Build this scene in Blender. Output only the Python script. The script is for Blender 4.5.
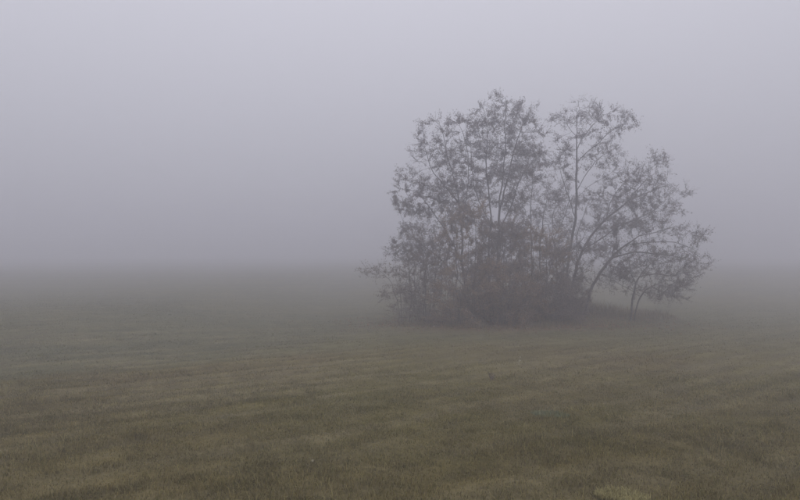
import bpy, math, random
import numpy as np
from math import radians, sin, cos, pi

sc = bpy.context.scene
for o in list(bpy.data.objects):
    bpy.data.objects.remove(o)

# ------------------------------------------------------------------ camera
FPX = 578.0            # focal length in pixels of the 800 px wide photograph (26 mm phone lens)
EYE = 1.65
cam_d = bpy.data.cameras.new('camera')
cam_d.sensor_width = 36.0
cam_d.lens = FPX / 800.0 * 36.0
cam_d.clip_start = 0.05
cam_d.clip_end = 6000.0
cam = bpy.data.objects.new('camera', cam_d)
sc.collection.objects.link(cam)
cam.location = (0.0, 0.0, EYE)
cam.rotation_euler = (radians(90.0), 0, 0)
sc.camera = cam

# ------------------------------------------------------------------ sky: fog-bound overcast
SUN_ELEV, SUN_AZ = radians(38), radians(150)
world = bpy.data.worlds.new('World')
sc.world = world
world.use_nodes = True
wn, wl = world.node_tree.nodes, world.node_tree.links
wn.clear()
w_out = wn.new('ShaderNodeOutputWorld')
w_bg = wn.new('ShaderNodeBackground')
w_bg.inputs['Strength'].default_value = 0.10
sky = wn.new('ShaderNodeTexSky')
sky.sky_type = 'NISHITA'
sky.sun_disc = False
sky.sun_elevation = SUN_ELEV
sky.sun_rotation = SUN_AZ
sky.dust_density = 4.0
# overcast deck: brightest overhead, darker towards the horizon
geo = wn.new('ShaderNodeNewGeometry')
sep = wn.new('ShaderNodeSeparateXYZ')
wl.new(geo.outputs['Incoming'], sep.inputs[0])
ab = wn.new('ShaderNodeMath'); ab.operation = 'ABSOLUTE'
wl.new(sep.outputs['Z'], ab.inputs[0])
ma = wn.new('ShaderNodeMath'); ma.operation = 'MULTIPLY_ADD'
ma.inputs[1].default_value = 0.60; ma.inputs[2].default_value = 0.366
wl.new(ab.outputs[0], ma.inputs[0])
deck = wn.new('ShaderNodeVectorMath'); deck.operation = 'SCALE'
deck.inputs[0].default_value = (11.2, 11.1, 12.35)
wl.new(ma.outputs[0], deck.inputs['Scale'])
mixw = wn.new('ShaderNodeMix'); mixw.data_type = 'RGBA'
mixw.inputs[0].default_value = 0.95
wl.new(sky.outputs[0], mixw.inputs[6])
wl.new(deck.outputs[0], mixw.inputs[7])
wl.new(mixw.outputs[2], w_bg.inputs['Color'])
wl.new(w_bg.outputs[0], w_out.inputs['Surface'])

sun_d = bpy.data.lights.new('sun', 'SUN')
sun_d.energy = 0.5
sun_d.angle = radians(60)
sun_d.color = (1.0, 0.97, 0.93)
sun = bpy.data.objects.new('sun', sun_d)
sc.collection.objects.link(sun)
sun.rotation_euler = (radians(90) - SUN_ELEV, 0, radians(180) - SUN_AZ)
sun.location = (0, 0, 60)

sc.view_settings.view_transform = 'Standard'
sc.view_settings.look = 'None'
sc.view_settings.exposure = 0.0
sc.view_settings.gamma = 1.0
sc.view_settings.use_curve_mapping = False
sc.render.engine = 'CYCLES'
sc.cycles.max_bounces = 8
sc.cycles.volume_bounces = 5
sc.cycles.diffuse_bounces = 3
sc.cycles.use_denoising = True

# ------------------------------------------------------------------ helpers
rng = np.random.default_rng(7)


def vnoise(x, y, seed=0):
    x = np.asarray(x, float); y = np.asarray(y, float)
    xi = np.floor(x).astype(np.int64); yi = np.floor(y).astype(np.int64)
    fx = x - xi; fy = y - yi
    fx = fx * fx * (3 - 2 * fx); fy = fy * fy * (3 - 2 * fy)

    def h(a, b):
        n = (a * 374761393 + b * 668265263 + seed * 974634777) & 0xffffffff
        n = ((n ^ (n >> 13)) * 1274126177) & 0xffffffff
        n = (n ^ (n >> 16)) & 0xffffffff
        return n / 4294967295.0
    a = h(xi, yi); b = h(xi + 1, yi); c = h(xi, yi + 1); d = h(xi + 1, yi + 1)
    return (a * (1 - fx) + b * fx) * (1 - fy) + (c * (1 - fx) + d * fx) * fy


def fbm(x, y, seed=0, octs=4):
    v = 0.0; amp = 0.5; tot = 0.0
    for i in range(octs):
        v = v + amp * vnoise(x * 2 ** i + 17.3 * i, y * 2 ** i - 9.1 * i, seed + i)
        tot += amp; amp *= 0.5
    return v / tot


def sstep(a, b, x):
    t = np.clip((x - a) / (b - a), 0, 1)
    return t * t * (3 - 2 * t)


ROW = (0.79, 0.61)     # direction in which the meadow was mown


def row_coords(x, y):
    return x * ROW[0] + y * ROW[1], -x * ROW[1] + y * ROW[0]


def brow_line(x):
    """distance at which the near slope breaks into the hollow beyond"""
    return 16.6 - 5.2 * sstep(1.0, -9.5, x) + 0.5 * np.sin(x * 0.31 + 1.0) + 0.25 * np.sin(x * 0.83)


def mound(x, y):
    u = (x - 7.4) / 6.6; v = (y - 27.6) / 4.0
    r = np.sqrt(u * u + v * v) + 0.16 * (fbm(x * 0.5, y * 0.5, 31, 3) - 0.5)
    return sstep(1.0, 0.42, r)


def row_wave(a, b, y):
    """the mower's swaths, clearer in some stretches than in others"""
    ph = b / 0.72 + 1.3 * fbm(a * 0.22, b * 0.35, 201, 2)
    return np.sin(2 * pi * ph) * sstep(0.36, 0.62, fbm(a * 0.13, b * 0.22, 203, 2)) * sstep(26.0, 11.0, y)


def terrain(x, y):
    x = np.asarray(x, float); y = np.asarray(y, float)
    yy = np.maximum(y, -3.0)
    z = -2.05 * (1 - np.exp(-yy / 18.0)) + 1.0 * sstep(30.0, 85.0, y)
    z = z + 0.7 * sstep(-2.0, -13.0, x) * sstep(9.0, 24.0, y) * sstep(90.0, 40.0, y)
    z = z + 0.05 * sstep(-6.0, 0.0, y - brow_line(x)) * sstep(7.0, 0.0, y - brow_line(x))
    z = z + 0.34 * mound(x, y)
    near = np.exp(-np.maximum(y, 0) / 60.0)
    z = z + near * 0.20 * (fbm(x * 0.16, y * 0.16, 3, 3) - 0.5)
    a, b = row_coords(x, y)
    z = z + 0.014 * row_wave(a, b, y)
    z = z + near * (0.05 * (fbm(a * 0.35, b * 1.5, 5, 2) - 0.5) + 0.05 * (fbm(a * 0.9, b * 3.2, 6, 2) - 0.5))
    z = z + (1 - near) * 0.5 * (fbm(x * 0.012, y * 0.012, 8, 2) - 0.5)
    return z


def meadow_colour(x, y):
    """albedo of the turf at a spot: olive, brown thatch, pale straw, a few greener patches"""
    x = np.asarray(x, float); y = np.asarray(y, float)
    a, b = row_coords(x, y)
    n1 = fbm(x * 0.22, y * 0.22, 41, 4)
    n2 = fbm(a * 0.30, b * 1.5, 52, 3)
    n3 = fbm(x * 0.9, y * 0.9, 63, 3)
    n4 = fbm(x * 0.13 + 5, y * 0.13, 74, 3)
    olive = np.array([0.166, 0.148, 0.044])
    brown = np.array([0.172, 0.135, 0.058])
    straw = np.array([0.242, 0.206, 0.108])
    green = np.array([0.136, 0.136, 0.072])
    w_b = 0.30 + 0.45 * sstep(0.35, 0.68, n1 * 0.7 + n3 * 0.3)
    wig = 0.9 * (fbm(a * 0.5, b * 1.2, 58, 3) - 0.5)
    far = sstep(-0.5 - 2.0 * sstep(-4, 3, x), 0.6 + 2.5 * sstep(-4, 3, x), y - brow_line(x) + wig)
    band = np.exp(-((y - brow_line(x) + 1.6) / 1.6) ** 2)
    w_b = np.clip(w_b * (1 - 0.3 * far) + 0.18 * band, 0, 1)
    c = olive + (brown - olive) * w_b[..., None]
    w_g = np.clip(sstep(0.50, 0.70, n4) * 0.30 + (0.42 + 0.3 * sstep(0, -6, x)) * far, 0, 0.85)
    c = c + (green - c) * w_g[..., None]
    w_s = sstep(0.48, 0.72, fbm(a * 0.28, b * 2.6, 55, 3)) * 0.55 * sstep(27.0, 10.0, y) + sstep(0.50, 0.72, n2) * 0.2 + sstep(0.50, 0.75, fbm(x * 3.1, y * 3.1, 65, 3)) * 0.3
    c = c + (straw - c) * np.clip(w_s, 0, 0.8)[..., None]
    # rust-brown fallen leaves gathered in front of the thicket
    lit = np.exp(-((x - 3.6) / 4.2) ** 2 - ((y - 22.8) / 1.5) ** 2) * sstep(0.35, 0.6, n3)
    c = c + (np.array([0.20, 0.11, 0.075]) - c) * (0.55 * lit)[..., None]
    dark = 0.89 * (1 - 0.08 * sstep(0.55, 0.35, n2)) * (0.80 + 0.40 * fbm(x * 4.5, y * 4.5, 67, 2)) * (0.83 + 0.34 * fbm(a * 1.1, b * 4.2, 69, 3)) * (1 + 0.15 * row_wave(a, b, y))
    return c * dark[..., None]


def mesh_obj(name, verts, faces_flat, face_sizes, mat, parent=None, smooth=False, col=None):
    me = bpy.data.meshes.new(name)
    verts = np.asarray(verts, np.float32)
    faces_flat = np.asarray(faces_flat, np.int32).ravel()
    face_sizes = np.asarray(face_sizes, np.int32)
    me.vertices.add(len(verts)); me.vertices.foreach_set('co', verts.ravel())
    me.loops.add(len(faces_flat)); me.loops.foreach_set('vertex_index', faces_flat)
    me.polygons.add(len(face_sizes))
    starts = np.concatenate([[0], np.cumsum(face_sizes)[:-1]]).astype(np.int32)
    me.polygons.foreach_set('loop_start', starts)
    me.polygons.foreach_set('loop_total', face_sizes)
    me.polygons.foreach_set('use_smooth', np.full(len(face_sizes), smooth))
    if col is not None:
        at = me.attributes.new('tint', 'FLOAT_COLOR', 'POINT')
        c4 = np.ones((len(verts), 4), np.float32); c4[:, :3] = col
        at.data.foreach_set('color', c4.ravel())
    me.update(calc_edges=True)
    me.validate()
    me.materials.append(mat)
    o = bpy.data.objects.new(name, me)
    sc.collection.objects.link(o)
    if parent is not None:
        o.parent = parent
    return o


def thing(name, label, cat, loc, group=None):
    o = bpy.data.objects.new(name, None)
    o.empty_display_size = 0.3
    sc.collection.objects.link(o)
    o.location = loc
    o['label'] = label; o['category'] = cat
    if group: o['group'] = group
    return o


# ------------------------------------------------------------------ materials
def base_mat(name, rough=0.9):
    m = bpy.data.materials.new(name); m.use_nodes = True
    nt = m.node_tree; p = nt.nodes['Principled BSDF']
    p.inputs['Roughness'].default_value = rough
    p.inputs['Specular IOR Level'].default_value = 0.15
    return m, nt, p


def tint_mat(name, rough=0.85, var=0.25, scale=3.0, translucent=0.0):
    """colour from the piece's own tint, with fine uneven wear on top"""
    m, nt, p = base_mat(name, rough)
    at = nt.nodes.new('ShaderNodeAttribute'); at.attribute_name = 'tint'
    tc = nt.nodes.new('ShaderNodeTexCoord')
    no = nt.nodes.new('ShaderNodeTexNoise'); no.inputs['Scale'].default_value = scale
    no.inputs['Detail'].default_value = 3
    nt.links.new(tc.outputs['Object'], no.inputs['Vector'])
    mr = nt.nodes.new('ShaderNodeMapRange')
    mr.inputs['From Min'].default_value = 0.3; mr.inputs['From Max'].default_value = 0.7
    mr.inputs['To Min'].default_value = 1 - var; mr.inputs['To Max'].default_value = 1 + var
    nt.links.new(no.outputs['Fac'], mr.inputs['Value'])
    vm = nt.nodes.new('ShaderNodeVectorMath'); vm.operation = 'SCALE'
    nt.links.new(at.outputs['Color'], vm.inputs[0]); nt.links.new(mr.outputs[0], vm.inputs['Scale'])
    nt.links.new(vm.outputs[0], p.inputs['Base Color'])
    if translucent > 0:
        tr = nt.nodes.new('ShaderNodeBsdfTranslucent')
        nt.links.new(vm.outputs[0], tr.inputs['Color'])
        mx = nt.nodes.new('ShaderNodeMixShader'); mx.inputs[0].default_value = translucent
        nt.links.new(p.outputs[0], mx.inputs[1]); nt.links.new(tr.outputs[0], mx.inputs[2])
        nt.links.new(mx.outputs[0], nt.nodes['Material Output'].inputs['Surface'])
    return m


M_ground, nt, p = base_mat('turf', 0.95)
at = nt.nodes.new('ShaderNodeAttribute'); at.attribute_name = 'tint'
tc = nt.nodes.new('ShaderNodeTexCoord')
n1 = nt.nodes.new('ShaderNodeTexNoise'); n1.inputs['Scale'].default_value = 9; n1.inputs['Detail'].default_value = 6
n1.inputs['Roughness'].default_value = 0.7
nt.links.new(tc.outputs['Object'], n1.inputs['Vector'])
mr = nt.nodes.new('ShaderNodeMapRange')
mr.inputs['From Min'].default_value = 0.3; mr.inputs['From Max'].default_value = 0.7
mr.inputs['To Min'].default_value = 0.62; mr.inputs['To Max'].default_value = 1.12
nt.links.new(n1.outputs['Fac'], mr.inputs['Value'])
vm = nt.nodes.new('ShaderNodeVectorMath'); vm.operation = 'SCALE'
nt.links.new(at.outputs['Color'], vm.inputs[0]); nt.links.new(mr.outputs[0], vm.inputs['Scale'])
nt.links.new(vm.outputs[0], p.inputs['Base Color'])
bp = nt.nodes.new('ShaderNodeBump'); bp.inputs['Strength'].default_value = 0.8; bp.inputs['Distance'].default_value = 0.06
nt.links.new(n1.outputs['Fac'], bp.inputs['Height']); nt.links.new(bp.outputs[0], p.inputs['Normal'])

M_grass = tint_mat('grass_blade', 0.75, 0.12, 2.0, 0.25)
M_leaf = tint_mat('autumn_leaf', 0.8, 0.15, 1.3, 0.35)
M_bark = tint_mat('bark', 0.95, 0.35, 14.0)
M_weed = tint_mat('dry_weed', 0.85, 0.2, 9.0)

# ------------------------------------------------------------------ ground sheet
def axis(lo_fine, hi_fine, step, limit_lo, limit_hi, growth):
    a = list(np.arange(lo_fine, hi_fine + 1e-6, step))
    s, v = step, a[-1]
    while v < limit_hi:
        s *= growth; v += s; a.append(min(v, limit_hi))
    s, v = step, a[0]; b = []
    while v > limit_lo:
        s *= growth; v -= s; b.append(max(v, limit_lo))
    return np.array(b[::-1] + a)


gx = axis(-22, 24, 0.14, -640, 640, 1.09)
gy = axis(2.0, 34, 0.14, -640, 640, 1.08)
GX, GY = np.meshgrid(gx, gy)
GZ = terrain(GX, GY)
gv = np.stack([GX, GY, GZ], -1).reshape(-1, 3)
ny, nx = GX.shape
idx = np.arange(nx * ny).reshape(ny, nx)
gf = np.stack([idx[:-1, :-1], idx[:-1, 1:], idx[1:, 1:], idx[1:, :-1]], -1).reshape(-1, 4)
gcol = meadow_colour(gv[:, 0], gv[:, 1])
ground = mesh_obj('ground', gv, gf, np.full(len(gf), 4), M_ground, smooth=True, col=gcol)
ground['kind'] = 'structure'
ground['label'] = 'short autumn meadow sloping down into the fog'

# ------------------------------------------------------------------ meadow grass
def blades(P, height, width, lean, col, two=True):
    """one bent blade per point; returns verts, faces, sizes, colours"""
    n = len(P)
    th = rng.uniform(0, 2 * pi, n); ph = rng.uniform(0, 2 * pi, n)
    side = np.stack([np.cos(th), np.sin(th), np.zeros(n)], -1) * (width * 0.5)[:, None]
    ln = np.stack([np.cos(ph), np.sin(ph), np.zeros(n)], -1) * (lean * height)[:, None]
    up = np.zeros((n, 3)); up[:, 2] = height
    b0, b1 = P - side, P + side
    b0[:, 2] -= 0.01; b1[:, 2] -= 0.01
    tip = P + up * np.sqrt(np.clip(1 - lean[:, None] ** 2 * 0.8, 0.05, 1)) + ln
    if two:
        mid = P + up * 0.58 + ln * 0.32
        V = np.stack([b0, b1, mid + side * 0.8, mid - side * 0.8, tip], 1).reshape(-1, 3)
        k = np.arange(n)[:, None] * 5
        F = np.concatenate([k + 0, k + 1, k + 2, k + 3, k + 3, k + 2, k + 4], 1).ravel()
        S = np.tile([4, 3], n)
        C = np.repeat(col, 5, 0)
    else:
        V = np.stack([b0, b1, tip], 1).reshape(-1, 3)
        F = np.arange(3 * n); S = np.full(n, 3)
        C = np.repeat(col, 3, 0)
    return V, F, S, C


def grass_points(n, d0, d1, power):
    """points spread over the view's wedge and some metres beside it"""
    u = rng.uniform(0, 1, n)
    k = 2 - power
    d = (d0 ** k + u * (d1 ** k - d0 ** k)) ** (1 / k)
    t = rng.uniform(-0.86, 0.86, n)
    x = d * t + rng.normal(0, 0.6, n)
    return x, d


def grass_layer(n, d0, d1, power, two, wmul, fade_in=None, fade_out=None):
    x, y = grass_points(n, d0, d1, power)
    keep = rng.uniform(0, 1, n) < 0.55 + 0.45 * sstep(0.30, 0.62, fbm(x * 2.2, y * 2.2, 91, 3))
    if fade_in: keep &= rng.uniform(0, 1, n) < sstep(*fade_in, y)
    if fade_out: keep &= rng.uniform(0, 1, n) < sstep(*fade_out, y)
    x, y = x[keep], y[keep]
    n = len(x)
    z = terrain(x, y)
    a, b = row_coords(x, y)
    hm = 0.022 + 0.040 * fbm(x * 0.7, y * 0.7, 95, 3) + 0.022 * sstep(0.45, 0.7, fbm(a * 0.5, b * 1.7, 52, 3)) \
        + 0.045 * sstep(0.52, 0.75, fbm(x * 3.4, y * 3.4, 97, 2))
    tall = rng.uniform(0, 1, n) < 0.018 * (0.3 + 2.2 * sstep(0.5, 0.72, fbm(x * 0.8, y * 0.8, 131, 2)))
    h = 0.66 * hm * rng.uniform(0.45, 1.25, n) * np.where(tall, rng.uniform(2.0, 3.6, n), 1.0)
    h = h * (1 - 0.85 * sstep(13.0, 44.0, y))
    w = (0.0028 + 0.00050 * y) * rng.uniform(0.6, 1.3, n) * wmul
    lean = np.clip(rng.normal(0.75, 0.22, n), 0.05, 1.05)
    spread = (0.60 * (1 - 0.75 * sstep(9.0, 28.0, y)))[:, None]
    col = meadow_colour(x, y) * (1.05 + spread * rng.uniform(-1, 1, (n, 1)))
    r = rng.uniform(0, 1, n)
    r = np.where(tall & (rng.uniform(0, 1, n) < 0.7), 0.0, r)
    pale = r < 0.14 * (1 - 0.8 * sstep(9.0, 28.0, y))
    col[pale] = col[pale] * 0.35 + np.array([0.37, 0.33, 0.16]) * 0.65 * rng.uniform(0.7, 1.15, (pale.sum(), 1))
    grn = r > 0.82
    col[grn] = col[grn] * 0.4 + np.array([0.122, 0.128, 0.040]) * 0.6
    return blades(np.stack([x, y, z], -1), h, w, lean, np.clip(col, 0.01, 0.5), two)


L = [grass_layer(440000, 2.6, 14.0, 0.9, True, 1.0, None, (14.0, 7.0)),
     grass_layer(480000, 5.0, 46.0, 1.0, False, 1.35, (5.0, 14.0), (46.0, 26.0))]
off = 0; VV, FF, SS, CC = [], [], [], []
for V, F, S, C in L:
    VV.append(V); FF.append(F + off); SS.append(S); CC.append(C); off += len(V)
grass = mesh_obj('grass', np.concatenate(VV), np.concatenate(FF), np.concatenate(SS), M_grass, col=np.concatenate(CC))
grass['kind'] = 'stuff'
grass['label'] = 'short olive and straw-brown grass covering the meadow'
grass['category'] = 'grass'

# rank dead grass on the low mound under the trees
n = 80000
x = rng.uniform(-1.5, 13.9, n); y = rng.uniform(21.8, 32.0, n)
skirt = 0.55 * np.exp(-((y - 23.7 - 0.5 * np.sin(x * 1.1)) / 0.75) ** 2) * sstep(-1.2, 0.6, x) * sstep(9.5, 7.0, x)
mk = np.maximum(mound(x, y), skirt)
keep = rng.uniform(0, 1, n) < sstep(0.05, 0.5, mk) * (0.25 + 0.75 * fbm(x * 1.3, y * 1.3, 111, 3))
x, y, mk = x[keep], y[keep], mk[keep]; n = len(x)
h = (0.08 + 0.62 * mk * sstep(0.35, 0.75, fbm(x * 1.3, y * 1.3, 113, 3))) * rng.uniform(0.4, 1.3, n)
tone = fbm(x * 1.1, y * 1.1, 117, 3)[:, None]
col = (np.array([0.21, 0.18, 0.11]) * (1 - tone) + np.array([0.30, 0.25, 0.16]) * tone) * rng.uniform(0.55, 1.3, (n, 1))
V, F, S, C = blades(np.stack([x, y, terrain(x, y)], -1), h, rng.uniform(0.008, 0.02, n),
                    np.clip(rng.normal(0.5, 0.2, n), 0.05, 0.95), col, True)
rank = mesh_obj('rank_grass', V, F, S, M_grass, col=C)
rank['kind'] = 'stuff'; rank['label'] = 'rank brown dead grass on the low mound under the trees'; rank['category'] = 'grass'

# fallen leaves round the thicket
n = 7000
x = rng.normal(5.0, 2.9, n); y = 25.0 + rng.normal(0, 1.3, n)
z = terrain(x, y) + rng.uniform(0.01, 0.035, n)


def leaf_quads(P, axis_dir, length, width, col):
    n = len(P)
    ax = axis_dir / np.maximum(np.linalg.norm(axis_dir, axis=1, keepdims=True), 1e-6)
    rv = rng.normal(0, 1, (n, 3))
    sd = np.cross(ax, rv); sd /= np.maximum(np.linalg.norm(sd, axis=1, keepdims=True), 1e-6)
    nm = np.cross(ax, sd)
    L_, W_ = length[:, None], width[:, None]
    a = P; c = P + ax * L_
    m_ = P + ax * L_ * 0.45
    b = m_ + sd * W_ * 0.5 + nm * W_ * 0.18
    d = m_ - sd * W_ * 0.5 + nm * W_ * 0.18
    V = np.stack([a, b, c, d], 1).reshape(-1, 3)
    k = np.arange(n)[:, None] * 4
    F = np.concatenate([k, k + 1, k + 2, k, k + 2, k + 3], 1).ravel()
    return V, F, np.full(2 * n, 3), np.repeat(col, 4, 0)


ad = rng.normal(0, 1, (n, 3)); ad[:, 2] *= 0.12
pal = np.array([[0.28, 0.165, 0.10], [0.23, 0.15, 0.10], [0.33, 0.22, 0.125], [0.19, 0.135, 0.10]])
V, F, S, C = leaf_quads(np.stack([x, y, z], -1), ad, rng.uniform(0.05, 0.1, n), rng.uniform(0.035, 0.06, n),
                        pal[rng.integers(0, 4, n)])
fl = mesh_obj('fallen_leaves', V, F, S, M_leaf, col=C)
fl['kind'] = 'stuff'; fl['label'] = 'brown fallen leaves scattered on the grass round the thicket'; fl['category'] = 'leaves'

# ------------------------------------------------------------------ woody plants
def px(pt, Y):
    """photo pixel at a known distance -> place"""
    d = Y + (pt[2] if len(pt) > 2 else 0.0)
    return np.array([(pt[0] - 400) / FPX * d, d, EYE + (250 - pt[1]) / FPX * d])


class Skeleton:
    def __init__(s): s.P, s.par, s.seed, s.root = [], [], [], []

    def add(s, p, parent, seed, root):
        s.P.append(np.array(p, float)); s.par.append(parent); s.seed.append(seed); s.root.append(root)
        return len(s.P) - 1


def lay_limbs(sk, limbs, Y, r, step=0.28, wob=0.045):
    nroot = 0
    for lb in limbs:
        pts = [px(q, Y) for q in lb[1]]
        if lb[0] == 'root':
            p0 = pts[0].copy(); p0[2] = float(terrain(p0[0], p0[1])) - 0.08
            last = sk.add(p0, -1, True, nroot); rid = nroot; nroot += 1
            pts[0] = p0
        else:
            A = np.array(sk.P); last = int(np.argmin(((A - pts[0]) ** 2).sum(1))); rid = sk.root[last]
            pts[0] = A[last]
        pts = [pts[0]] + pts[1:]
        # smooth curve through the points
        ext = [2 * pts[0] - pts[1]] + pts + [2 * pts[-1] - pts[-2]]
        drift = np.zeros(3)
        for i in range(1, len(ext) - 2):
            a, b, c, d = ext[i - 1], ext[i], ext[i + 1], ext[i + 2]
            k = max(1, int(np.linalg.norm(c - b) / step))
            for j in range(1, k + 1):
                t = j / k
                q = 0.5 * ((2 * b) + (c - a) * t + (2 * a - 5 * b + 4 * c - d) * t * t + (3 * b - a - 3 * c + d) * t ** 3)
                drift = drift * 0.7 + r.normal(0, wob, 3) * np.array([1, 1, 0.4])
                last = sk.add(q + drift, last, True, rid)


def attractors(blobs, Y, r, dens, clump=0.33):
    out = []
    for bl in blobs:
        c = px((bl[0], bl[1], bl[4] if len(bl) > 4 else 0.0), Y)
        rx = bl[2] / FPX * Y; rz = bl[3] / FPX * Y; ry = min(rx, 1.3) * 1.05
        vol = 4.19 * rx * ry * rz
        nc = max(6, int(vol * dens / 1.1))
        u = r.normal(0, 1, (nc, 3)); u /= np.linalg.norm(u, axis=1, keepdims=True)
        u *= r.uniform(0, 1, (nc, 1)) ** 0.38
        cen = c + u * np.array([rx, ry, rz])
        for q in cen:
            m = r.integers(3, 8)
            out.append(q + r.normal(0, 1, (m, 3)) * np.array([clump, clump, clump * 0.55]))
    return np.concatenate(out)


def colonise(sk, A, r, step=0.16, infl=2.6, kill=0.17, iters=70):
    P = np.array(sk.P)
    d2 = ((A[:, None, :] - P[None]) ** 2).sum(-1)
    near = d2.argmin(1); nd = d2.min(1)
    alive = nd > kill ** 2
    grown, dead = {}, []
    for it in range(iters):
        act = alive & (nd < (infl if it < 45 else 9.0) ** 2)
        if not act.any():
            break
        ids = near[act]
        dirs = A[act] - np.array(sk.P)[ids]
        dirs /= np.linalg.norm(dirs, axis=1, keepdims=True)
        uniq, inv = np.unique(ids, return_inverse=True)
        acc = np.zeros((len(uniq), 3)); np.add.at(acc, inv, dirs)
        base = len(sk.P); new = []
        for k, nid in enumerate(uniq):
            v = acc[k]; ln = np.linalg.norm(v)
            if ln < 1e-3: v = r.normal(0, 1, 3); ln = np.linalg.norm(v)
            par = sk.par[nid]
            if par >= 0:
                pv = sk.P[nid] - sk.P[par]; pv /= max(np.linalg.norm(pv), 1e-6)
            else:
                pv = np.array([0, 0, 1.0])
            v = v / ln + (0.35 * pv if not sk.seed[nid] else 0.1 * pv) + r.normal(0, 0.16, 3) + np.array([0, 0, 0.05])
            v /= np.linalg.norm(v)
            q = sk.P[nid] + v * step * r.uniform(0.8, 1.2)
            grown[nid] = grown.get(nid, 0) + 1
            if grown[nid] > 12: dead.append(nid); continue
            sk.add(q, int(nid), False, sk.root[nid]); new.append(q)
        if dead: alive &= ~np.isin(near, dead)
        if not new: continue
        N = np.array(new)
        d2 = ((A[:, None, :] - N[None]) ** 2).sum(-1)
        m = d2.min(1); am = d2.argmin(1)
        better = m < nd
        nd = np.where(better, m, nd); near = np.where(better, base + am, near)
        alive &= nd > kill ** 2
        if len(sk.P) > 14000: break


def radii(sk, tip=0.0042, ex=1.85):
    n = len(sk.P); acc = np.zeros(n); order = np.zeros(n, int)
    for i in range(n - 1, -1, -1):
        if acc[i] == 0: acc[i] = tip ** ex
        p = sk.par[i]
        if p >= 0:
            acc[p] += acc[i]; order[p] = max(order[p], order[i] + 1)
    return acc ** (1 / ex), order


def tubes(sk, R, pick, scale_root=1.0):
    """tube mesh through every node for which pick(i) is true"""
    n = len(sk.P); kids = [[] for _ in range(n)]
    for i, p in enumerate(sk.par):
        if p >= 0: kids[p].append(i)
    V, F, S = [], [], []
    P = np.array(sk.P)
    started = np.zeros(n, bool)
    for i in range(n):
        if not pick(i) or started[i]: continue
        chain = [] if sk.par[i] < 0 else [sk.par[i]]
        j = i
        while True:
            chain.append(j); started[j] = True
            ks = [k for k in kids[j] if pick(k) and not started[k]]
            if not ks: break
            j = max(ks, key=lambda k: R[k])
        if len(chain) < 2: continue
        pts = P[chain]; rr = R[chain].copy()
        if sk.par[i] >= 0: rr[0] = min(rr[0], rr[1] * 1.15)
        sides = 8 if rr.max() > 0.05 else (5 if rr.max() > 0.02 else 3)
        tang = np.gradient(pts, axis=0); tang /= np.maximum(np.linalg.norm(tang, axis=1, keepdims=True), 1e-6)
        ref = np.array([0.31, 0.95, 0.05])
        u = np.cross(tang, ref); u /= np.maximum(np.linalg.norm(u, axis=1, keepdims=True), 1e-6)
        v = np.cross(tang, u)
        an = np.arange(sides) * 2 * pi / sides
        ring = pts[:, None, :] + (u[:, None, :] * np.cos(an)[None, :, None] + v[:, None, :] * np.sin(an)[None, :, None]) * rr[:, None, None]
        b = sum(len(q) for q in V)
        V.append(ring.reshape(-1, 3))
        m = len(chain)
        k0 = np.arange(m - 1)[:, None] * sides; s0 = np.arange(sides)[None, :]; s1 = (s0 + 1) % sides
        q = np.stack([k0 + s0, k0 + s1, k0 + sides + s1, k0 + sides + s0], -1).reshape(-1, 4) + b
        F.append(q.ravel()); S.append(np.full(len(q), 4))
        F.append(np.arange(sides) + b + (m - 1) * sides); S.append(np.array([sides]))
    if not V: return None
    return np.concatenate(V), np.concatenate(F), np.concatenate(S)


PAL_TREE = np.array([[0.085, 0.072, 0.068], [0.11, 0.09, 0.080], [0.072, 0.063, 0.062], [0.13, 0.10, 0.082]]) * np.array([1.95, 2.0, 2.15])
PAL_BROWN = np.array([[0.33, 0.24, 0.165], [0.28, 0.21, 0.155], [0.38, 0.275, 0.18], [0.23, 0.178, 0.145]])
PAL_BUSH = np.array([[0.105, 0.085, 0.078], [0.13, 0.104, 0.092], [0.09, 0.074, 0.07], [0.15, 0.118, 0.096]]) * 1.9


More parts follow.
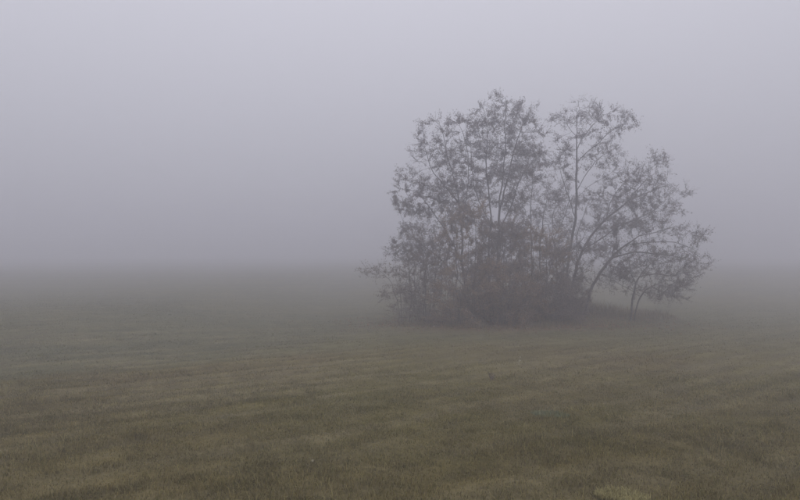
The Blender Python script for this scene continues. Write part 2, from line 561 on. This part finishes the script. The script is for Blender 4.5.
def woody(name, label, cat, group, limbs, blobs, Y, seed, dens=9.0, leaf=(0.022, 0.062), per=3.6, leafy=5,
          pal=PAL_TREE, tip=0.0042, step=0.16, twig=0.5, min_trunk=0.0, bark=(0.115, 0.102, 0.10), wob=0.026, clump=0.33, base_w=0.5, twigs=4.0):
    r = np.random.default_rng(seed)
    sk = Skeleton()
    lay_limbs(sk, limbs, Y, r, wob=wob)
    A = attractors(blobs, Y, r, dens, clump)
    gz = terrain(A[:, 0], A[:, 1])
    A = A[A[:, 2] > gz + 0.12]
    colonise(sk, A, r, step=step)
    R, order = radii(sk, tip)
    if min_trunk > 0:
        rootmax = max(R[i] for i in range(len(R)) if sk.par[i] < 0)
        R = np.maximum(tip * 0.9, tip + (R - tip) * (min_trunk - tip) / (rootmax - tip))
    P = np.array(sk.P)
    roots = [i for i in range(len(P)) if sk.par[i] < 0]
    base = P[roots[0]].copy(); base[2] += 0.08
    T = thing(name, label, cat, tuple(base), group)
    bcol = np.array(bark)
    par = np.array(sk.par); rootid = np.array(sk.root); isseed = np.array(sk.seed)
    TW = []
    for k in range(len(roots)):
        t = tubes(sk, R, lambda i: sk.seed[i] and sk.root[i] == k)
        if t is None: continue
        V, F, S = t
        c = bcol * (0.75 + 0.5 * fbm(V[:, 0] * 3 + k, V[:, 2] * 2, 7, 2))[:, None]
        tr = mesh_obj('trunk' if cat == 'tree' else 'stem', V - base, F, S, M_bark, T, True, c)
        t = tubes(sk, R, lambda i: not sk.seed[i] and sk.root[i] == k)
        tips = np.nonzero((order <= leafy) & ~isseed & (rootid == k))[0]
        if t is None or not len(tips): continue
        V, F, S = t
        # fine twigs along the young wood, sprays fanning out and slightly up
        nt_ = int(len(tips) * twigs)
        ti = tips[r.integers(0, len(tips), nt_)]
        dv = P[ti] - P[par[ti]]; dv /= np.maximum(np.linalg.norm(dv, axis=1, keepdims=True), 1e-6)
        dv = dv + r.normal(0, 0.5, (nt_, 3)) + np.array([0, 0, 0.45]); dv /= np.linalg.norm(dv, axis=1, keepdims=True)
        ln = r.uniform(0.12, twig, nt_)[:, None]
        TW.append((P[ti], dv, ln))
        sd = np.cross(dv, r.normal(0, 1, (nt_, 3))); sd /= np.maximum(np.linalg.norm(sd, axis=1, keepdims=True), 1e-6)
        a = P[ti]; e = a + dv * ln; mdl = a + dv * ln * 0.5 + r.normal(0, 0.02, (nt_, 3))
        tv = np.stack([a - sd * 0.0055, a + sd * 0.0055, mdl + sd * 0.004, mdl - sd * 0.004, e], 1).reshape(-1, 3)
        q = np.arange(nt_)[:, None] * 5 + len(V)
        tf = np.concatenate([q, q + 1, q + 2, q + 3, q + 3, q + 2, q + 4], 1).ravel()
        V = np.concatenate([V, tv]); F = np.concatenate([F, tf]); S = np.concatenate([S, np.tile([4, 3], nt_)])
        br = mesh_obj('branching', V - base, F, S, M_bark, tr, True, np.tile(bcol, (len(V), 1)))
        br['kind'] = 'stuff'
    # leaves along the young wood
    tb = np.concatenate([q[0] for q in TW]); td = np.concatenate([q[1] for q in TW]); tl = np.concatenate([q[2] for q in TW])
    w = base_w + (2.0 - base_w) * sstep(0.38, 0.64, fbm(tb[:, 0] * 1.0 + tb[:, 1] * 0.8, tb[:, 2] * 1.3, seed, 3))
    cnt = r.poisson(per * 1.9 * w)
    src = np.repeat(np.arange(len(tb)), cnt); m = len(src)
    pos = tb[src] + td[src] * tl[src] * r.uniform(0.1, 1.05, (m, 1)) + r.normal(0, 0.025, (m, 3))
    ax = r.normal(0, 0.8, (m, 3)) + td[src] * 0.5; ax[:, 2] -= 0.35
    lc = pal[r.integers(0, len(pal), m)] * r.uniform(0.75, 1.25, (m, 1))
    length = r.uniform(leaf[0], leaf[1], m)
    V, F, S, C = leaf_quads(pos, ax, length, length * r.uniform(0.5, 0.75, m), lc)
    cr = mesh_obj('crown', V - base, F, S, M_leaf, T, False, C)
    cr['kind'] = 'stuff'
    return T


CL = 'trees and shrubs of the thicket'

woody('tree', 'broad multi-branched tree with crooked limbs spreading away from the tallest tree over the leafy bushes', 'tree', CL,
      [('root', [(468, 318), (464, 270), (462, 230), (456, 190), (447, 155), (440, 128)]),
       ('limb', [(464, 262), (446, 232), (430, 208), (416, 192)]),
       ('limb', [(466, 290), (446, 265), (424, 246), (407, 232)]),
       ('limb', [(461, 222), (468, 185), (467, 150), (460, 126)]),
       ('limb', [(458, 205), (444, 185), (430, 168), (424, 145)])],
      [(436, 128, 15, 10), (460, 130, 12, 12), (428, 150, 13, 14), (450, 158, 18, 16), (420, 182, 15, 12), (444, 190, 20, 14),
       (410, 206, 11, 9), (430, 215, 20, 14), (408, 232, 11, 10), (462, 175, 12, 14), (460, 215, 18, 18), (412, 252, 14, 12)],
      26.0, 11, per=5.2, dens=11.0, min_trunk=0.06)

woody('tree', 'tallest tree of the clump, several upright stems close together under a rounded top', 'tree', CL,
      [('root', [(490, 318), (489, 270), (490, 215), (486, 175), (488, 140), (484, 112)]),
       ('root', [(498, 318), (497, 265), (499, 210), (504, 165), (506, 130), (505, 99)]),
       ('limb', [(499, 208), (508, 178), (514, 150), (523, 126)]),
       ('limb', [(489, 225), (478, 195), (472, 170), (470, 150)]),
       ('limb', [(497, 235), (512, 205), (520, 180), (533, 160)])],
      [(505, 106, 15, 8), (484, 119, 12, 9), (522, 117, 9, 7), (504, 128, 19, 10), (530, 134, 9, 9), (488, 146, 20, 13),
       (515, 150, 19, 12), (474, 150, 10, 10), (524, 176, 18, 13), (498, 178, 20, 14), (478, 190, 13, 14), (534, 158, 8, 8),
       (510, 200, 18, 12)],
      26.6, 12, per=5.6, dens=11.0, min_trunk=0.06)

woody('tree', 'thin faint tree with straight pole-like stem, between the tallest tree and the open-crowned tree', 'tree', CL,
      [('root', [(533, 312), (531, 260), (530, 215), (532, 180), (533, 155)]),
       ('root', [(541, 312), (540, 265), (543, 225), (548, 195)]),
       ('limb', [(530, 225), (520, 200), (516, 185)])],
      [(533, 165, 13, 12), (523, 190, 13, 12), (547, 195, 13, 14), (535, 215, 16, 12), (550, 225, 14, 12), (525, 235, 16, 12)],
      28.4, 13, dens=7.0, per=3.0, min_trunk=0.036)

woody('tree', 'fog-faded thin tree standing just behind the slender open-crowned tree', 'tree', CL,
      [('root', [(556, 308), (556, 265), (552, 225), (556, 190)]),
       ('limb', [(556, 262), (572, 250), (584, 238), (590, 222)]),
       ('limb', [(555, 240), (566, 215), (570, 195)]),
       ('limb', [(556, 260), (542, 238), (536, 222)])],
      [(556, 192, 11, 12), (568, 205, 11, 12), (545, 222, 13, 13), (562, 232, 15, 13), (588, 228, 13, 12), (550, 252, 15, 12), (575, 255, 15, 13),
       (598, 248, 10, 10)],
      31.0, 18, dens=7.0, per=3.0, min_trunk=0.05, base_w=0.6)

woody('tree', 'tall slender tree with straight bare trunk and open flat-sided crown', 'tree', CL,
      [('root', [(566, 304), (569, 265), (574, 225), (577, 185), (577, 150), (576, 126), (577, 112)]),
       ('limb', [(577, 152), (587, 132), (600, 118), (611, 113)]),
       ('limb', [(577, 138), (568, 126), (564, 116)]),
       ('limb', [(576, 190), (588, 172), (600, 158), (616, 148)]),
       ('limb', [(575, 215), (565, 190), (560, 172)]),
       ('limb', [(576, 200), (592, 184), (606, 176)]),
       ('limb', [(577, 160), (592, 148), (608, 134), (620, 126)])],
      [(576, 114, 15, 7), (600, 114, 16, 8), (617, 126, 9, 7), (567, 118, 8, 6), (588, 126, 14, 9), (604, 142, 14, 9), (612, 158, 9, 8),
       (594, 160, 13, 9), (562, 175, 10, 12), (606, 175, 8, 6), (560, 205, 12, 12), (568, 150, 8, 8)],
      27.6, 14, dens=8.0, min_trunk=0.06)

woody('tree', 'tree with arching limbs forking low and leaning out past the slender trunk', 'tree', CL,
      [('root', [(570, 304), (573, 282), (579, 258), (590, 236), (606, 218), (628, 200), (648, 176)]),
       ('limb', [(581, 254), (598, 240), (618, 226), (642, 216), (664, 203)]),
       ('limb', [(580, 262), (577, 238), (584, 215), (592, 196)]),
       ('limb', [(606, 218), (614, 196), (630, 178)]),
       ('limb', [(628, 200), (650, 192), (670, 184)])],
      [(640, 186, 17, 12), (656, 166, 12, 7), (622, 200, 14, 12), (667, 188, 11, 9), (648, 207, 17, 10), (606, 212, 11, 9),
       (672, 202, 8, 7), (632, 222, 15, 9), (592, 200, 9, 10), (635, 172, 9, 7), (600, 232, 11, 9), (618, 212, 11, 9), (655, 192, 11, 9)],
      26.2, 15, dens=11.0, per=4.2, min_trunk=0.06)

woody('tree', 'strongly slanting tree whose bent dark trunk carries a low wide crown', 'tree', CL,
      [('root', [(585, 306), (590, 292), (601, 273), (612, 258), (624, 246), (638, 236), (652, 230)]),
       ('limb', [(611, 258), (616, 238), (617, 222)]),
       ('limb', [(613, 257), (632, 252), (652, 254), (672, 256), (692, 262)]),
       ('limb', [(638, 237), (656, 232), (676, 226)]),
       ('limb', [(626, 245), (650, 242), (674, 242), (696, 250)])],
      [(660, 228, 16, 9), (642, 238, 14, 8), (680, 243, 14, 9), (696, 260, 8, 7), (662, 256, 16, 9), (682, 268, 12, 7), (640, 262, 13, 7),
       (618, 228, 10, 9), (690, 235, 5, 5), (628, 246, 10, 8), (672, 280, 10, 6), (606, 252, 10, 9), (600, 276, 9, 8), (622, 274, 11, 8), (648, 250, 13, 8), (676, 256, 12, 8)],
      25.2, 16, dens=12.0, per=4.2, min_trunk=0.06)

woody('tree', 'small leaning tree on the open end of the mound, under the slanting tree', 'tree', CL,
      [('root', [(630, 306), (634, 292), (641, 277), (650, 264), (664, 254)]),
       ('root', [(634, 306), (641, 296), (652, 286), (668, 279)]),
       ('limb', [(641, 278), (656, 274), (672, 276), (684, 272)]),
       ('limb', [(636, 288), (630, 274), (622, 262)]),
       ('limb', [(634, 294), (622, 286), (614, 282)]),
       ('limb', [(650, 287), (662, 292), (674, 294)])],
      [(654, 266, 13, 8), (674, 280, 12, 7), (640, 270, 10, 8), (660, 288, 12, 6), (684, 272, 8, 6), (624, 268, 9, 7), (618, 284, 9, 6),
       (672, 294, 9, 5), (640, 292, 9, 7)],
      24.9, 17, dens=9.0, per=3.2, min_trunk=0.045, base_w=0.6)


def bush(label, x0, x1, ytop, ybase, Y, seed, nst, pal=PAL_BUSH, per=3.6, dens=8.0, blobs=None, lean=0.0, leaf=(0.025, 0.065)):
    r = np.random.default_rng(seed + 500)
    cx = (x0 + x1) / 2; w = (x1 - x0) / 2
    limbs = []
    for i in range(nst):
        u = (i + 0.5) / nst * 2 - 1 + r.uniform(-0.12, 0.12)
        d0 = r.uniform(-0.5, 0.5); d1 = d0 * 2 + r.uniform(-0.5, 0.5)
        top = ytop + (ybase - ytop) * (0.12 + 0.35 * u * u + r.uniform(0, 0.2))
        bx = cx + u * w * 0.45; tx = cx + u * w * 0.85 + lean
        limbs.append(('root', [(bx, ybase, d0), (bx + (tx - bx) * 0.35 + r.uniform(-3, 3), ybase + (top - ybase) * 0.45, d0 * 0.5 + d1 * 0.5),
                               (tx + r.uniform(-3, 3), top, d1)]))
    if blobs is None:
        blobs = []
        hgt = ybase - ytop
        for row in range(5):
            t = 0.14 + row * 0.19
            half = w * (0.80 if row < 3 else (0.66 if row == 3 else 0.42))
            m = max(2, int(half / 9))
            for k in range(m):
                u = (k + 0.5) / m * 2 - 1
                blobs.append((cx + u * half + r.uniform(-4, 4), ybase - hgt * (t - 0.10 * u * u) + r.uniform(-4, 4),
                              half / m * 0.95, hgt * (0.12 if row < 3 else 0.085), r.uniform(-0.7, 0.7)))
    return woody('bush', label, 'bush', CL, limbs, blobs, Y, seed, dens=dens * 2.2, per=per * 1.45, twigs=4.0, pal=pal, tip=0.0036, leaf=leaf,
                 step=0.15, twig=0.5, leafy=5, wob=0.03, base_w=1.0, bark=(0.13, 0.11, 0.102))


bush('sparse thin-twigged bush at the open-field end, with a few leaves on outstretched tips', 384, 430, 262, 324, 24.4, 21, 9, per=1.3, dens=3.2,
     blobs=[(382, 272, 5, 5), (398, 278, 10, 6), (414, 270, 12, 11), (394, 296, 9, 10), (408, 296, 13, 12), (422, 295, 12, 14), (402, 313, 12, 7)])
bush('upright bush with pale bare stems under the broad spreading tree', 408, 456, 226, 322, 24.8, 22, 10, per=1.7, dens=6)
bush('tall grey-brown bush filling the gap under the outer limbs of the broad spreading tree', 402, 446, 236, 322, 25.6, 30, 9, per=1.6, dens=6)
bush('dense warm brown bush, fullest of the thicket, in front of the tallest tree', 430, 500, 202, 324, 24.3, 23, 14, pal=PAL_BROWN, per=4.2, dens=9)
bush('dark dense bush reaching round the stems of the tallest tree', 470, 530, 218, 323, 24.9, 24, 12, per=4.2, dens=9)
bush('dull brown bush below the thin pole-like tree', 510, 566, 220, 321, 24.6, 25, 12, pal=PAL_BROWN, per=3.9, dens=9)
bush('grey-brown bush at the foot of the slender bare-trunked tree', 540, 580, 250, 318, 25.6, 26, 8, per=3.3)
bush('low scrubby bush on the mound in front of the leaning limbs', 540, 584, 288, 320, 24.6, 27, 8, per=3.3, dens=10)
bush('low brown bush at the front of the thicket on a litter of leaves', 448, 540, 268, 326, 23.8, 28, 14, pal=PAL_BROWN, per=3.6, dens=9)
bush('bush deep in the thicket behind the tallest tree', 450, 545, 225, 318, 28.5, 29, 12, per=3.6, dens=7)

# ------------------------------------------------------------------ single weeds on the meadow
def ground_at(pxx, pyy):
    """where the ray through a photo pixel meets the ground"""
    d = 3.0
    while d < 60:
        x_ = (pxx - 400) / FPX * d
        if EYE + (250 - pyy) / FPX * d <= float(terrain(x_, d)): break
        d += 0.02
    return np.array([x_, d, float(terrain(x_, d))])


def tube_path(pts, r0, r1, sides=5):
    pts = np.array(pts); m = len(pts)
    tang = np.gradient(pts, axis=0); tang /= np.linalg.norm(tang, axis=1, keepdims=True)
    u = np.cross(tang, [0.3, 0.95, 0.1]); u /= np.linalg.norm(u, axis=1, keepdims=True); v = np.cross(tang, u)
    an = np.arange(sides) * 2 * pi / sides; rr = np.linspace(r0, r1, m)
    V = (pts[:, None] + (u[:, None] * np.cos(an)[None, :, None] + v[:, None] * np.sin(an)[None, :, None]) * rr[:, None, None]).reshape(-1, 3)
    k0 = np.arange(m - 1)[:, None] * sides; s0 = np.arange(sides)[None]; s1 = (s0 + 1) % sides
    F = np.stack([k0 + s0, k0 + s1, k0 + sides + s1, k0 + sides + s0], -1).reshape(-1, 4)
    return V, F.ravel(), np.full(len(F), 4)


def seed_head(c, rad, n, col):
    """fluffy ball of many short bristles"""
    u = rng.normal(0, 1, (n, 3)); u /= np.linalg.norm(u, axis=1, keepdims=True)
    V, F, S, C = leaf_quads(np.tile(c, (n, 1)) + u * rad * 0.15, u, np.full(n, rad), np.full(n, rad * 0.35), np.tile(col, (n, 1)))
    return V, F, S, C


def weed_with_head(label, at_px, height, head, col_stem, col_head, lean):
    b = ground_at(*at_px)
    T = thing('weed', label, 'weed', tuple(b))
    t = np.linspace(0, 1, 7)[:, None]
    pts = t * np.array([lean, 0.02, height]) + np.sin(t * pi) * np.array([-0.015, 0.01, 0])
    V, F, S = tube_path(pts - np.array([0, 0, 0.01]) * (1 - t), 0.0045, 0.003)
    mesh_obj('stem', V, F, S, M_weed, T, True, np.tile(col_stem, (len(V), 1)))
    V, F, S, C = seed_head(pts[-1], head, 110, np.array(col_head))
    mesh_obj('seed_head', V, F, S, M_weed, T, False, C)
    for s in (-1, 1):
        n = 6
        P0 = np.tile(pts[2 if s < 0 else 3], (1, 1))
        V, F, S, C = leaf_quads(P0, np.array([[s * 1.0, 0.3, 0.5]]), np.array([0.07]), np.array([0.016]), np.array([col_stem]))
        mesh_obj('leaf', V, F, S, M_weed, T, False, C)


weed_with_head('small weed with one pale fluffy seed head standing in the near grass', (311, 471), 0.095, 0.012,
               (0.16, 0.14, 0.08), (0.50, 0.47, 0.38), 0.012)
weed_with_head('pale bleached stalk standing alone on the greyer grass toward the thicket', (519, 366), 0.20, 0.014,
               (0.55, 0.52, 0.44), (0.60, 0.57, 0.50), 0.03)


def twiggy_weed(label, at_px, height, n, col, spread=0.5):
    b = ground_at(*at_px); r = np.random.default_rng(int(at_px[0]))
    T = thing('weed', label, 'weed', tuple(b))
    for i in range(n):
        a = r.uniform(0, 2 * pi); L_ = height * r.uniform(0.6, 1.05); s = spread * r.uniform(0.3, 1)
        t = np.linspace(0, 1, 6)[:, None]
        pts = t * np.array([cos(a) * s * L_, sin(a) * s * L_, L_]) + np.array([0, 0, -0.01]) * (1 - t) + r.normal(0, 0.006, (6, 3)) * t
        V, F, S = tube_path(pts, 0.006, 0.002, 4)
        st = mesh_obj('stem', V, F, S, M_weed, T, True, np.tile(col, (len(V), 1)))
        m = 9
        k = r.integers(2, 6, m)
        V, F, S, C = leaf_quads(pts[k], r.normal(0, 1, (m, 3)) + [0, 0, 0.3], r.uniform(0.02, 0.05, m), r.uniform(0.012, 0.025, m), np.tile(col, (m, 1)))
        mesh_obj('foliage', V, F, S, M_weed, st, False, C)


twiggy_weed('dark withered weed with crooked twigs out on the meadow before the thicket', (492, 380), 0.13, 7, (0.17, 0.14, 0.11), 0.9)


def tussock(label, at_px, rad, height, n, col):
    b = ground_at(*at_px)
    ang = rng.uniform(0, 2 * pi, n); rr = rad * np.sqrt(rng.uniform(0, 1, n))
    P = np.stack([np.cos(ang) * rr * 1.5, np.sin(ang) * rr, np.zeros(n)], -1)
    P[:, 2] = terrain(P[:, 0] + b[0], P[:, 1] + b[1]) - b[2]
    V, F, S, C = blades(P, height * rng.uniform(0.5, 1.2, n), rng.uniform(0.004, 0.007, n), np.clip(rng.normal(0.5, 0.2, n), 0.05, 0.95),
                        np.array(col) * rng.uniform(0.7, 1.3, (n, 1)), True)
    o = mesh_obj('grass_tussock', V, F, S, M_grass, None, False, C)
    o.location = tuple(b); o['label'] = label; o['category'] = 'grass tussock'


tussock('pale straw-green tussock of grass, lighter than the turf round it', (622, 498), 0.16, 0.06, 900, (0.42, 0.38, 0.19))
tussock('short bluish green tussock among brown turf before the mown rows', (550, 415), 0.19, 0.045, 900, (0.21, 0.24, 0.15))

# ------------------------------------------------------------------ the fog
zs = GZ.min()
hx, z0, z1 = 660.0, float(zs) - 1.0, 9.9
hv = [(sx * hx, sy * hx, z) for z in (z0, z1) for sx, sy in ((-1, -1), (1, -1), (1, 1), (-1, 1))]
hf = [0, 3, 2, 1, 4, 5, 6, 7, 0, 1, 5, 4, 1, 2, 6, 5, 2, 3, 7, 6, 3, 0, 4, 7]
M_haze = bpy.data.materials.new('fog'); M_haze.use_nodes = True
nt = M_haze.node_tree; nt.nodes.clear()
mo = nt.nodes.new('ShaderNodeOutputMaterial')
pv = nt.nodes.new('ShaderNodeVolumePrincipled')
pv.inputs['Color'].default_value = (0.90, 0.90, 0.952, 1)
pv.inputs['Density'].default_value = 0.0200
pv.inputs['Anisotropy'].default_value = 0.6
pv.inputs['Density Attribute'].default_value = ''
pv.inputs['Color Attribute'].default_value = ''
nt.links.new(pv.outputs[0], mo.inputs['Volume'])
try:
    M_haze.cycles.homogeneous_volume = True
except Exception:
    pass
haze = mesh_obj('haze', hv, hf, [4] * 6, M_haze)
haze['kind'] = 'stuff'
haze['label'] = 'grey fog filling the air over the meadow'
haze['category'] = 'fog'
